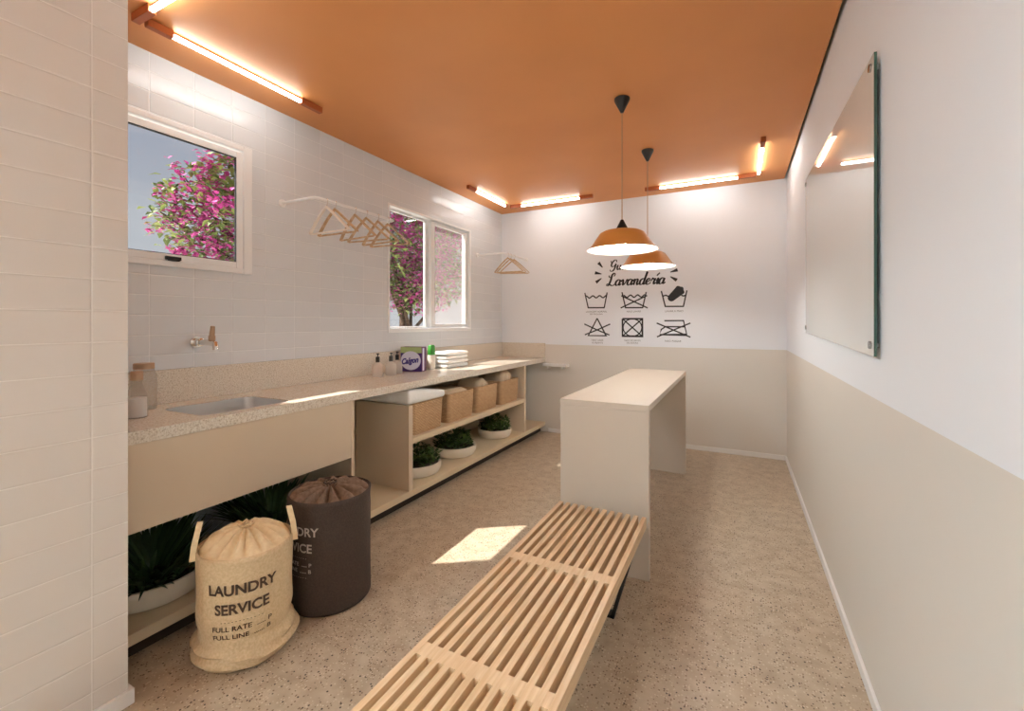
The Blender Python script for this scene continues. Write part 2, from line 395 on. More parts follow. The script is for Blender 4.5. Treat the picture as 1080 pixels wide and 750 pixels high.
tp = thing('wall_tap', (0, 1.335, 1.165), 'chrome tap on the tiled wall above the sink, lever upright', 'tap')
bm = B(); tube(bm, [(0.001, 1.335, 1.165), (.012, 1.335, 1.165)], .030, 20); obj('flange', bm, 'chrome', tp, smooth=True)
bm = B(); tube(bm, [(.012, 1.335, 1.165), (.05, 1.335, 1.165), (.052, 1.335, 1.165), (.155, 1.335, 1.165), (.175, 1.335, 1.160), (.183, 1.335, 1.143), (.184, 1.335, 1.128)], [.022, .022, .015, .015, .015, .014, .014], 14); obj('spout', bm, 'chrome', tp, smooth=True)
bm = B(); tube(bm, [(.15, 1.335, 1.176), (.15, 1.335, 1.20)], .016, 12); tube(bm, [(.15, 1.335, 1.20), (.158, 1.335, 1.25)], [.013, .010], 12); obj('lever', bm, 'brass', tp, smooth=True, label='bronze lever')

ap = thing('sink_cabinet', (.55, 1.3, .115), 'beige sink cabinet with a deep front panel hanging under the worktop', 'cabinet')
bm = B(); box(bm, .555, .575, .732, 1.868, .483, CT-.001, .002); obj('front_panel', bm, 'lam', ap)
bm = B(); box(bm, .005, .575, 1.868, 1.892, .1155, CT-.001, .002); obj('end_panel', bm, 'lam', ap)

su = thing('shelving_unit', (.29, 2.75, 0), 'low beige open shelving unit under the worktop with baskets and plants', 'shelf')
bm = B(); box(bm, .003, CX, .732, D-.002, .072, .115, .002); obj('base_board', bm, 'lam_in', su)
bm = B(); box(bm, .05, .52, .732, D-.002, 0, .0715, 0); obj('plinth', bm, 'kick', su, label='dark recessed plinth')
bm = B(); box(bm, .08, CX-.004, 2.372, 2.414, .1155, .698, .002); obj('side_panel', bm, 'lam', su)
bm = B(); box(bm, .003, CX-.004, 4.205, 4.248, .1155, CT-.001, .002); obj('side_panel', bm, 'lam', su)
bm = B(); box(bm, .003, CX-.004, 2.4145, 4.2045, .430, .470, .002); obj('shelf', bm, 'lam_in', su)
bm = B(); box(bm, .003, .012, 1.893, 4.2045, .1155, CT-.001); obj('back_panel', bm, 'lam', su)

# white cloth pad built for an unidentified bright patch, over side panel and basket
def cloth_pad(bm, x0, x1, y0, y1, z0, z1, r=.02, wob=.004, seed=0, taper=None):
    N = 8
    rows = []
    for ins, z in ((r*1.2, z0), (r*.3, z0+(z1-z0)*.12), (0, z0+(z1-z0)*.35), (0, z0+(z1-z0)*.6), (r*.35, z0+(z1-z0)*.9), (r*1.3, z1), ((min(x1-x0, y1-y0))*.32, z1+.002)):
        row = []
        lp = rrect(x0+ins, x1-ins, y0+ins, y1-ins, max(.008, min(r*1.5, (x1-x0)/2-ins-.001, (y1-y0)/2-ins-.001)), 4)
        # densify
        pts = []
        for a, c in zip(lp, lp[1:]+lp[:1]):
            L = math.dist(a, c); k = max(1, int(L/.03))
            pts.append((a, c, k))
        dense = []
        for a, c, k in pts:
            for i in range(N if k > 4 else 1):
                t = i/(N if k > 4 else 1); dense.append((a[0]+(c[0]-a[0])*t, a[1]+(c[1]-a[1])*t))
        rows.append([(x, y, z) for x, y in dense])
    nmin = min(len(q) for q in rows)
    rows = [q if len(q) == nmin else [q[int(i*len(q)/nmin)] for i in range(nmin)] for q in rows]
    out = []
    for row in rows:
        o = []
        for x, y, z in row:
            nn = noise.noise_vector(Vector((x*9+seed, y*9, z*25)))
            zz = z+(nn.z*wob if z > z0+.001 else 0)
            if taper: zz = z0+(zz-z0)*taper(x, y)
            o.append((x+nn.x*wob, y+nn.y*wob, zz))
        out.append(o)
    vr = grid_surface(bm, out)
    bm.faces.new(vr[0][::-1]); bm.faces.new(vr[-1])
bl = thing('stand_in_pad', (.33, 2.6, .7045), 'white cloth pad in place of an unidentified bright patch, across the low panel and the nearest basket', 'blanket')
bm = B(); cloth_pad(bm, .085, .582, 2.366, 2.79, .7045, .804, .012, .003, 3, lambda x, y: 1-.55*max(0, (y-2.42)/.4)**1.3); obj('cloth', bm, 'towel', bl, smooth=True, ang=70)

# baskets
def basket(y0, y1, label, first=None):
    c = ((.215+.545)/2, (y0+y1)/2, .4705)
    t = thing('wicker_basket', c, label, 'basket', 'wicker baskets on the middle shelf')
    bm = B(); x0, x1 = .215, .548
    rows = []
    for ins, z in ((.012, .4705), (.010, .475), (.004, .58), (0, .690), (.003, .697), (.012, .697), (.016, .688), (.020, .49)):
        rows.append([(x, y, z) for x, y in rrect(x0+ins, x1-ins, y0+ins, y1-ins, .03)])
    vr = grid_surface(bm, rows); bm.faces.new(vr[0][::-1]); bm.faces.new(vr[-1])
    body = obj('body', bm, 'wicker', t, smooth=True)
    bm = B(); lp = rrect(x0+.004, x1-.004, y0+.004, y1-.004, .03); 
    tube(bm, [(x, y, .695) for x, y in lp+lp[:2]], .007, 8, False); obj('rim', bm, 'wicker', body, smooth=True)
    return t
b1 = basket(2.455, 2.815, 'wicker basket half covered by the white cloth pad, nearest on the shelf')
b2 = basket(2.885, 3.265, 'wicker basket filled with a flat cloth, second from the near end')
b3 = basket(3.315, 3.69, 'wicker basket with a rolled towel above its rim, third from the near end')
b4 = basket(3.755, 4.145, 'wicker basket with the tallest towel roll, last before the far side panel')
def roll(name, x0, x1, y, z, r, label, m='towel_beige'):
    t = thing(name, ((x0+x1)/2, y, z-r), label, 'towel')
    bm = B(); seg = 28; rows = []
    for i in range(9):
        s = i/8; x = x0+(x1-x0)*s; rr = r*(1-.35*max(0, abs(s-.5)*2-.82)/.18)
        rows.append([(x+.002*noise.noise(Vector((x*30, k, 0))), y+rr*math.cos(2*PI*k/seg)*(1+.05*noise.noise(Vector((x*20, k*.4, 1)))), z+rr*math.sin(2*PI*k/seg)*(1+.05*noise.noise(Vector((x*20, k*.4, 5))))) for k in range(seg)])
    vr = grid_surface(bm, rows); bm.faces.new(vr[0][::-1]); bm.faces.new(vr[-1])
    obj('cloth', bm, m, t, smooth=True, ang=60)
    bm = B()                                     # the spiral of the rolled end
    pts = [(x1+.001, y+r*.75*(1-k/60)*math.cos(k*.34), z+r*.75*(1-k/60)*math.sin(k*.34)) for k in range(56)]
    tube(bm, pts, .004, 6); obj('rolled_edge', bm, m, t, smooth=True)
for k, (nm, y0, y1, z, lab) in enumerate((('folded_cloth', 2.912, 3.238, .63, 'beige folded cloth lying flat inside the second basket from the near end'),)):
    t = thing(nm, (.38, (y0+y1)/2, .492), lab, 'cloth')
    bm = B(); cloth_pad(bm, .242, .522, y0, y1, .492, .715, .03, .006, 8); obj('cloth', bm, 'towel_beige', t, smooth=True, ang=70)
roll('rolled_towel', .255, .515, 3.49, .674, .085, 'beige rolled towel standing proud of the third basket')
roll('rolled_towel', .255, .515, 3.95, .704, .095, 'beige rolled towel rising from the last basket by the far panel')
for (y, lab) in ((3.49, 'beige folded towel at the bottom of the third basket'), (3.95, 'beige folded towel at the bottom of the last basket')):
    t = thing('folded_towel', (.38, y, .492), lab, 'towel')
    bm = B(); cloth_pad(bm, .25, .51, y-.14, y+.14, .492, .578 if y < 3.6 else .598, .02, .002, 4); obj('cloth', bm, 'towel_beige', t, smooth=True, ang=70)

# planters
def leaf_blade(bm, p, d, L, w, droop, n=4, mi=0):
    d = d.normalized(); side = d.cross(Vector((0, 0, 1)))
    if side.length < .01: side = Vector((1, 0, 0))
    side.normalize(); p = Vector(p); prev = None
    for i in range(n+1):
        s = i/n; ww = w*math.sin(PI*min(.97, s*.85+.12)); c = p+d*L*s+Vector((0, 0, -droop*L*s*s))
        a = bm.verts.new(c-side*ww/2+Vector((0, 0, ww*.15))); m_ = bm.verts.new(c); e = bm.verts.new(c+side*ww/2+Vector((0, 0, ww*.15)))
        if prev:
            bm.faces.new((prev[0], prev[1], m_, a)).material_index = mi; bm.faces.new((prev[1], prev[2], e, m_)).material_index = mi
        prev = (a, m_, e)
def planter(x, y, r, label, kind, h=.085, seed=0, ymin=-9, ymax=9):
    rnd = random.Random(seed)
    t = thing('potted_plant', (x, y, .1155), label, 'plant')
    bm = B(); lathe(bm, (x, y, .1155), [(0, 0), (r*.80, 0), (r*.90, .006), (r*.985, h*.45), (r, h*.8), (r*.985, h), (r*.93, h), (r*.91, h*.85), (r*.86, h*.5), (0, h*.5)], 40)
    bowl = obj('bowl', bm, 'bowl', t, smooth=True)
    bm = B(); lathe(bm, (x, y, .1155), [(r*.90, h*.78), (r*.5, h*.85), (0, h*.9)], 30); obj('soil', bm, 'soil', bowl, smooth=True)
    bm = B()
    if kind == 'bush':
        for i in range(420):
            a = rnd.random()*2*PI; rr = r*.86*math.sqrt(rnd.random()); 
            top = .135*math.sqrt(max(0, 1-(rr/r)**2))+.01
            z = .1155+h*.8+top*rnd.random()
            p = (x+rr*math.cos(a), y+rr*math.sin(a), z)
            b_ = rnd.random()*2*PI
            leaf_blade(bm, p, Vector((math.cos(b_), math.sin(b_), .2+rnd.random()*1.1)), .035+.03*rnd.random(), .018+.010*rnd.random(), .25, 3)
    else:
        for i in range(480):
            a = rnd.random()*2*PI; rr = r*.75*math.sqrt(rnd.random())
            el = .45+1.0*rnd.random()
            dd = Vector((math.cos(a)*1.0+.25*rnd.uniform(-1, 1), math.sin(a)+.25*rnd.uniform(-1, 1), el*1.3))
            L = .16+.14*rnd.random()
            tip = Vector((x+rr*math.cos(a), y+rr*math.sin(a), 0))+dd.normalized()*L
            if tip.x < .04 or tip.x > .66 or not ymin < tip.y < ymax: continue
            leaf_blade(bm, (x+rr*math.cos(a), y+rr*math.sin(a), .1155+h*.72), dd, L, .013+.009*rnd.random(), .22, 4)
    obj('foliage', bm, 'leaf' if kind == 'bush' else 'leaf_dark', t, fix=False)
planter(.355, 2.715, .195, 'green bushy plant in a cream bowl beside the near shelf panel', 'bush', seed=1)
planter(.345, 3.25, .195, 'green bushy plant in a cream bowl, middle of the three on the shelf base', 'bush', seed=2)
planter(.37, 3.94, .17, 'small green bushy plant in a cream bowl near the far shelf panel', 'bush', seed=3)
planter(.31, 1.0, .215, 'dark leafy plant in a cream bowl under the sink, beside the tiled partition', 'frond', h=.09, seed=4, ymin=.76, ymax=1.26)
planter(.29, 1.56, .19, 'dark leafy plant under the sink, mostly hidden behind the two laundry bags', 'frond', h=.09, seed=5, ymin=1.31, ymax=1.84)

# ------------------------------------------------------------------ waterfall island table and bench
it = thing('island_table', (1.96, 3.12, 0), 'tall taupe waterfall table standing in the middle of the floor', 'table')
ix0, ix1, iy0, iy1, iz = 1.73, 2.19, 2.232, 3.99, .862
bm = B(); box(bm, ix0, ix1, iy0, iy1, iz-.032, iz, .0015); obj('tabletop', bm, 'island', it)
for y0 in (iy0, iy1-.035):
    bm = B(); box(bm, ix0, ix1, y0, y0+.035, 0, iz-.0325, .0015); obj('leg_panel', bm, 'island', it)

bn = thing('slatted_bench', (1.98, 1.0, 0), 'long low slatted wooden bench on black metal legs beside the island table', 'bench')
bx0, bx1, by0, by1, bz = 1.768, 2.198, -.14, 2.122, .360
NS = 12; gap = .0175; sw = ((bx1-bx0)-gap*(NS-1))/NS
bars = (1.548, .988, .43)
for k in range(NS):
    x = bx0+k*(sw+gap); bm = B(); box(bm, x, x+sw, by0, by1, bz-.048, bz, .0015); obj('slat', bm, 'wood', bn)
for y in bars:
    bm = B()
    for k in range(NS-1):
        x = bx0+k*(sw+gap)+sw; box(bm, x-.0005, x+gap+.0005, y-.024, y+.024, bz-.046, bz-.0004)
    obj('crossbar', bm, 'wood', bn)
for y in (1.90, .10):
    bm = B(); t = .014
    z0, z1 = .0, bz-.0485
    p = [(bx0+.015, z1-t/2), (bx1-.015, z1-t/2), (bx1-.10, z0+t/2+.001), (bx0+.10, z0+t/2+.001)]
    for a, c in zip(p, p[1:]+p[:1]):
        va = Vector((a[0], y, a[1])); vc = Vector((c[0], y, c[1])); d_ = (vc-va).normalized(); nrm = Vector((-d_.z, 0, d_.x))*t/2
        va -= d_*t/2; vc += d_*t/2; h_ = Vector((0, .019, 0))
        q = [va+nrm-h_, va-nrm-h_, va-nrm+h_, va+nrm+h_]; r_ = [v_+(vc-va) for v_ in q]
        qa = [bm.verts.new(v_) for v_ in q]; ra = [bm.verts.new(v_) for v_ in r_]
        bm.faces.new(qa); bm.faces.new(ra[::-1])
        for i in range(4): bm.faces.new((qa[i], ra[i], ra[(i+1) % 4], qa[(i+1) % 4]))
    obj('leg_frame', bm, 'black', bn)

# ------------------------------------------------------------------ laundry bags
def text_mesh(s, size, align='CENTER', shear=0, bold=0):
    cu = bpy.data.curves.new('t', 'FONT'); cu.body = s; cu.size = size; cu.align_x = align; cu.shear = shear; cu.resolution_u = 4; cu.offset = bold
    o = bpy.data.objects.new('t', cu); COL.objects.link(o)
    dg = bpy.context.evaluated_depsgraph_get(); me = bpy.data.meshes.new_from_object(o.evaluated_get(dg))
    bpy.data.objects.remove(o); bpy.data.curves.remove(cu)
    return me
def wrap_text(bm, rows, c, R, a0, rfun, thick=0):
    for s, size, z, bold, sx in rows:
        me = text_mesh(s, size, 'CENTER', 0, bold)
        n0 = len(bm.verts); vs = []
        for v in me.vertices:
            a = a0+v.co.x*sx/R; r = rfun(a, z+v.co.y)+.0032
            vs.append(bm.verts.new((c[0]+r*math.cos(a), c[1]+r*math.sin(a), z+v.co.y)))
        for p in me.polygons:
            try: bm.faces.new([vs[i] for i in p.vertices])
            except ValueError: pass
        bpy.data.meshes.remove(me)
def laundry_bag(c, R, hz, label, matb, matt, mink, slump, a_text, rows, dome, handles, seed):
    t = thing('laundry_bag', (c[0], c[1], 0), label, 'laundry bag')
    seg = 96
    def rad(a, z):
        s = z/hz
        r = R*(1-.012*math.sin(PI*s))
        if slump:
            r += R*.10*math.exp(-((z-.04)/.032)**2)*(1+.35*math.sin(a*2+1))-R*.05*math.exp(-((z-.10)/.03)**2)
            wr = .0085*math.exp(-((z-.05)/.04)**2)
            r += wr*math.sin(z*170+2.2*math.sin(a*2+seed)+a)
            r += .004*noise.noise(Vector((math.cos(a)*2.5, math.sin(a)*2.5, z*9+seed)))*(1.6-s)
        else:
            r += .0035*noise.noise(Vector((math.cos(a)*2, math.sin(a)*2, z*5+seed)))
            r += .006*math.exp(-((s-.93)/.06)**2)*noise.noise(Vector((a*3, z*22, seed)))
        if z < .012: r -= (.012-z)*.8
        return r
    rows_ = []
    zs = [0, .004, .012]+[.012+(hz-.012)*k/30 for k in range(1, 31)]
    def P(a, r, z): return (c[0]+r*math.cos(a), c[1]+r*math.sin(a), z)
    A = [2*PI*k/seg for k in range(seg)]
    for z in zs: rows_.append([P(a, rad(a, z), z) for a in A])
    rows_.append([P(a, rad(a, hz)-.006, hz+.003) for a in A]); rows_.append([P(a, rad(a, hz)-.010, hz-.012) for a in A])
    bm = B(); vr = grid_surface(bm, rows_); bm.faces.new(vr[0][::-1])
    body = obj('body', bm, matb, t, smooth=True, ang=70)
    bm = B(); rw = []
    npl = 15 if slump else 13; pa = .013 if slump else .019
    for i in range(15):
        s = i/14; row = []
        for a in A:
            r = (R-.011)*(1-s)+.016*s
            pl = math.sin(a*npl+1.3*math.sin(a*2+seed)+seed)*pa*min(1, s/.14)*(min(1, (1-s)*2.0+.12))
            z = hz-.006+dome*(math.sin(s*PI/2)**.8 if slump else (s**1.2))+pl
            if s > .86: z -= (.014 if slump else .06)*((s-.86)/.14)**2
            row.append(P(a+.05*math.sin(5*a+seed)*s, r, z))
        rw.append(row)
    vr = grid_surface(bm, rw); bm.faces.new(vr[-1]); gt = obj('gathered_top', bm, matt, t, smooth=True, ang=80)
    bm = B(); tube(bm, [P(2*PI*k/24, .026+.003*math.sin(3*k), hz+dome*.93+.008+.003*math.sin(k*2)) for k in range(25)], .0035, 8, False)
    obj('drawstring', bm, matb, gt, smooth=True)
    for (ah, lean) in handles:
        bm = B(); w = .020
        ca = Vector((math.cos(ah), math.sin(ah), 0)); ta = Vector((-math.sin(ah), math.cos(ah), 0))
        prof = []
        for k in range(17):
            s = k/16; th = PI*s
            prof.append((.034*math.cos(th), .03+.075*math.sin(th)**.7))
        pts = [(prof[0][0], -.03)]+prof+[(prof[-1][0], -.03)]
        ribs = []
        for (u, z) in pts:
            out = R+.008+lean*max(0, z)
            pc = Vector((c[0], c[1], hz+z))+ca*out+ta*u*.55
            ribs.append((pc-ca*.004, pc+ca*.004))
        # strap as a ribbon with thickness (width runs along the tangent of the rim)
        rowsr = []
        for k_, ((u, z), (pi_, po)) in enumerate(zip(pts, ribs)):
            pm = (pi_+po)/2; q0 = pts[max(k_-1, 0)]; q1 = pts[min(k_+1, len(pts)-1)]
            tv = Vector((q1[0]-q0[0], q1[1]-q0[1])).normalized(); nv = ta*(-tv.y*.0025)+Vector((0, 0, tv.x*.0025)); dirv = ca*w/2
            rowsr.append([pm-nv-dirv, pm-nv+dirv, pm+nv+dirv, pm+nv-dirv])
        vr = grid_surface(bm, rowsr); bm.faces.new(vr[0]); bm.faces.new(vr[-1][::-1])
        obj('handle', bm, matt, t, smooth=True, ang=50)
    for row in rows:
        bm = B(); wrap_text(bm, [row], c, R, a_text, rad); obj('lettering', bm, mink, t, fix=False, label=('dark printed lettering' if slump else 'pale printed lettering'))
    return t
ROWS_T = [('LAUNDRY', .052, .283, .0016, .97), ('SERVICE', .052, .213, .0016, .97), ('- - - - - - - - - - - -', .02, .180, 0, 1.0), ('FULL RATE  ..... P', .024, .152, .0004, 1.15), ('FULL LINE  ...... B', .024, .122, .0004, 1.15)]
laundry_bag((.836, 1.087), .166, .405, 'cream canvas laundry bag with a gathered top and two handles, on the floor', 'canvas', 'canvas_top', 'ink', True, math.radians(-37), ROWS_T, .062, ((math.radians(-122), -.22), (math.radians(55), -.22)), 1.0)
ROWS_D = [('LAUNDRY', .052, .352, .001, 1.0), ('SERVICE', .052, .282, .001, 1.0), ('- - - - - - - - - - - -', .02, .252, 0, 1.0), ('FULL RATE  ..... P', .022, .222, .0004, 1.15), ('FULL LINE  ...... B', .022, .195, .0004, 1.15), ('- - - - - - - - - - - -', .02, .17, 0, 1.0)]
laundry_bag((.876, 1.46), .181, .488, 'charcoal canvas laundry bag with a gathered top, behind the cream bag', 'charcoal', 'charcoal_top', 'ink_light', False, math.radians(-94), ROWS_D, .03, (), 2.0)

# ------------------------------------------------------------------ things on the worktop
def bottle(name, x, y, prof, label, mat_, cap, capmat, liquid=None, cat='bottle', group=None, nozzle=False):
    t = thing(name, (x, y, CZ), label, cat, group)
    bm = B(); lathe(bm, (x, y, CZ+.0005), prof, 28); obj('body', bm, mat_, t, smooth=True)
    r, z0, z1 = cap
    bm = B(); lathe(bm, (x, y, CZ), [(0, z0), (r, z0), (r, z1-.002), (r-.002, z1), (0, z1)], 20)
    capo = obj('cap', bm, capmat, t, smooth=True)
    if nozzle:
        bm = B(); lathe(bm, (x, y, CZ), [(0, z1), (.004, z1), (.004, z1+.018), (0, z1+.018)], 10)
        obj('pump_stem', bm, capmat, capo, smooth=True)
        bm = B(); box(bm, x-.008, x+.014, y-.007, y+.007, CZ+z1+.0185, CZ+z1+.026, .003); obj('nozzle', bm, capmat, capo, smooth=True)
    if liquid:
        r, h = liquid
        bm = B(); lathe(bm, (x, y, CZ), [(0, .005), (r, .005), (r, h), (0, h)], 24); obj('contents', bm, 'liquid', t, smooth=True)
bottle('glass_jar', .29, .955, [(0, 0), (.036, 0), (.038, .004), (.038, .09), (.026, .125), (.018, .145), (.018, .165)], 'short glass bottle of white powder at the near end of the worktop, by the partition', 'bottle_glass', (.022, .16, .198), 'brass', (.034, .085))
bottle('glass_jar', .105, 1.06, [(0, 0), (.045, 0), (.048, .005), (.048, .16), (.04, .182), (.036, .192)], 'tall clear jar with a dark lid standing against the backsplash', 'bottle_glass', (.04, .190, .216), 'brass')
pb = [(0, 0), (.039, 0), (.041, .004), (.041, .075), (.034, .092), (.015, .104), (.013, .114)]
for x, y, lab in ((.17, 2.50, 'frosted pump bottle with black top, leftmost of the row beside the box'), (.19, 2.62, 'frosted pump bottle with black top, middle of the row beside the box'), (.155, 2.73, 'frosted pump bottle with black top, closest to the purple detergent box')):
    bottle('pump_bottle', x, y, pb, lab, 'bottle_frost', (.0145, .110, .150), 'black', group='pump bottles on the worktop', nozzle=True)

# detergent box, front turned to the room
dbx = thing('detergent_box', (.155, 2.93, CZ), 'purple and lavender detergent box with an oval logo on the worktop', 'box', rz=math.radians(14))
def add_local(name, bm, mats, parent, smooth=False, label=None):
    me = bpy.data.meshes.new(name); bmesh.ops.recalc_face_normals(bm, faces=bm.faces[:]); bm.to_mesh(me); bm.free()
    for k in (mats if isinstance(mats, (list, tuple)) else [mats]): me.materials.append(M[k])
    if smooth: me.polygons.foreach_set('use_smooth', [True]*len(me.polygons))
    o = bpy.data.objects.new(name, me); COL.objects.link(o); o.parent = parent
    if label: o['label'] = label
    return o
bm = B(); box(bm, -.095, .095, -.045, .045, 0.0005, .205, .002); add_local('carton', bm, 'box_plum', dbx)
bm = B(); box(bm, -.094, .094, -.0465, -.0455, .004, .155); add_local('front_print', bm, 'box_purple', dbx)
bm = B(); box(bm, -.094, .094, -.0465, -.0455, .155, .203); add_local('top_print', bm, 'box_green', dbx, label='pale green print band')
bm = B(); N = 40; f = [bm.verts.new((-.003+.090*math.cos(2*PI*k/N), -.0472, .092+.078*math.sin(2*PI*k/N))) for k in range(N)]; bm.faces.new(f)
add_local('oval_logo', bm, 'box_lav', dbx, label='pale lavender oval')
bm = B(); me = text_mesh('Calgon', .064, 'CENTER', .25, .0032)
vs = [bm.verts.new((-.012+v.co.x*.84, -.0478, .070+v.co.y+v.co.x*.12)) for v in me.vertices]
for p in me.polygons: bm.faces.new([vs[i] for i in p.vertices])
add_local('lettering', bm, 'box_blue', dbx, label='dark violet lettering')
bm = B(); box(bm, .0955, .0962, -.03, .0, .01, .195); add_local('side_print', bm, 'box_lav', dbx)

sb = thing('spray_bottle', (.20, 3.115, CZ), 'slim pale bottle with a bright green cap next to the detergent box', 'bottle')
bm = B(); rows = []
for s_, z in ((.8, .0005), (1, .006), (1, .115), (.9, .125)): rows.append([(x, y, CZ+z) for x, y in rrect(.20-.026*s_, .20+.026*s_, 3.115-.034*s_, 3.115+.034*s_, .015*s_)])
vr = grid_surface(bm, rows); bm.faces.new(vr[0][::-1]); bm.faces.new(vr[-1]); obj('body', bm, 'bottle_white', sb, smooth=True)
bm = B(); rows = []
for s_, z in ((.95, .1255), (1, .13), (.95, .20), (.7, .212)): rows.append([(x, y, CZ+z) for x, y in rrect(.20-.024*s_, .20+.024*s_, 3.115-.030*s_, 3.115+.030*s_, .014*s_)])
vr = grid_surface(bm, rows); bm.faces.new(vr[0][::-1]); bm.faces.new(vr[-1]); obj('cap', bm, 'green', sb, smooth=True, label='bright green cap')

zt = CZ+.0005
for k, (h, lab, mm) in enumerate(((.038, 'white folded towel, bottom of the stack beside the green capped bottle', 'towel'), (.036, 'white folded towel, second from the bottom of the stack', 'towel'), (.036, 'white folded towel, third from the bottom of the stack', 'towel'), (.034, 'white folded towel, topmost of the stack on the worktop', 'towel'))):
    t = thing('folded_towel', (.19, 3.39, zt), lab, 'towel', 'stacked white towels')
    bm = B(); j = .006*math.sin(k*2.3); cloth_pad(bm, .075+j, .30+j, 3.215-j, 3.56-j, zt, zt+h-.004, .014, .002, k*5); obj('cloth', bm, mm, t, smooth=True, ang=70); zt += h+.001

lg = thing('stand_in_ledge', (.62, D, .745), 'small white ledge in place of an unidentified bright patch on the back wall beside the worktop', 'shelf')  # ledge and brackets made up where an unidentified bright patch lies
bm = B(); box(bm, .585, .875, D-.10, D-.0005, .772, .800, .003); obj('board', bm, 'white', lg)
bm = B(); box(bm, .63, .65, D-.08, D-.0005, .745, .7715, .002); obj('bracket', bm, 'white', lg)
bm = B(); box(bm, .80, .82, D-.08, D-.0005, .745, .7715, .002); obj('bracket', bm, 'white', lg)

# ------------------------------------------------------------------ hanger rails and hangers
def rail(y0, y1, X, z, label, arms):
    t = thing('hanger_rail', (0, y0, z), label, 'rail')
    bm = B(); tube(bm, [(0.012, y0, z), (X-.03, y0, z), (X-.008, y0+.008, z), (X, y0+.03, z), (X, y1-.03, z), (X-.008, y1-.008, z), (X-.03, y1, z), (0.012, y1, z)] if arms == 2 else [(0.012, y0, z), (X-.03, y0, z), (X-.008, y0+.008, z), (X, y0+.03, z), (X, y1, z)], .0095, 10); obj('bar', bm, 'frame', t, smooth=True)
    for y in ((y0, y1) if arms == 2 else (y0,)):
        bm = B(); tube(bm, [(.0005, y, z), (.012, y, z)], .024, 16); obj('wall_flange', bm, 'frame', t, smooth=True)
    if arms == 1:
        bm = B(); tube(bm, [(X, y1, z), (X, y1+.012, z)], .024, 16); obj('wall_flange', bm, 'frame', t, smooth=True)
RX = .306
rail(1.835, 2.53, RX, 2.026, 'white wall rail with hangers between the two windows', 2)
rail(4.196, D-.0125, .334, 2.02, 'white wall rail with hangers in the far corner past the second window', 1)
def make_hanger(loc, label, m='hanger_wood'):
    x, y, z = loc
    t = thing('clothes_hanger', loc, label, 'hanger', 'clothes hangers on the wall rails')
    bm = B()                                            # wire hook over the rail: rail centre at (x, y, z)
    pts = [(x+.0125*math.cos(math.radians(a)), y, z+.0125*math.sin(math.radians(a))) for a in range(-30, 200, 20)]
    pts = [(x, y, z-.036), (x+.004, y, z-.028), (x+.011, y, z-.014)]+pts
    tube(bm, pts, .002, 6); obj('hook', bm, 'chrome', t, smooth=True, label='metal hook')
    # shoulders: curved bar
    bm = B(); rows = []
    for k in range(-12, 13):
        s = k/12; px = x+.172*s; pz = z-.040-.148*abs(s)**1.1; th = .016*(1-.35*abs(s)); dp = .012+.010*abs(s)
        py = y+.02*s*s
        rows.append([(px, py-dp/2, pz-th/2), (px, py+dp/2, pz-th/2), (px, py+dp/2, pz+th/2), (px, py-dp/2, pz+th/2)])
    vr = grid_surface(bm, rows); bm.faces.new(vr[0]); bm.faces.new(vr[-1][::-1]); obj('shoulder_bar', bm, m, t, smooth=True, ang=60)
    bm = B(); tube(bm, [(x-.162, y+.016, z-.192), (x+.162, y+.016, z-.192)], .006, 8); obj('trouser_bar', bm, m, t, smooth=True)
    return t
make_hanger((RX, 1.92, 2.026), 'whitish wooden hanger nearest the bend of the rail between the windows', 'hanger_pale')
h0 = make_hanger((RX, 1.985, 2.026), 'wooden hanger second from the near bend of the rail')
labs = ['wooden hanger third from the near bend of the rail', 'wooden hanger fourth from the near bend of the rail',
        'wooden hanger fifth from the near bend of the rail', 'wooden hanger at the far end of the rail, close to the second window']
for (y, rz), lb in zip(((2.15, -.08), (2.25, .10), (2.36, -.05), (2.46, .08)), labs): dup(h0, (RX, y, 2.026), lb, rz)
for (y, rz), lb in zip(((4.30, .05), (4.37, .22), (4.45, .34)), ('wooden hanger nearest on the rail in the far corner', 'wooden hanger in the middle of the far corner rail', 'wooden hanger last on the far corner rail, by the back wall')): dup(h0, (.334, y, 2.02), lb, rz)

# ------------------------------------------------------------------ glass board on the right wall
gb = thing('wall_board', (W-.022, 2.55, 1.18), 'large rectangular glass board on standoff bolts on the right wall', 'board')
gx0, gx1 = W-.021, W-.013
bm = B(); box(bm, gx0, gx1, 1.767, 3.332, 1.160, 2.125)
for v in bm.verts: v.co.z += .045*(v.co.y-1.767)/1.565
for f in bm.faces: f.material_index = 0 if abs(f.normal.x) > .5 else 1
obj('glass_sheet', bm, ['board', 'glass_edge'], gb)
for y in (1.80, 3.30):
    for z in (1.195+.045*(y-1.767)/1.565, 2.09+.045*(y-1.767)/1.565):
        bm = B(); tube(bm, [(gx0-.006, y, z), (gx0, y, z)], .013, 16); tube(bm, [(gx1, y, z), (W-.0005, y, z)], .010, 12); obj('standoff_bolt', bm, 'mirror_bolt', gb, smooth=True)

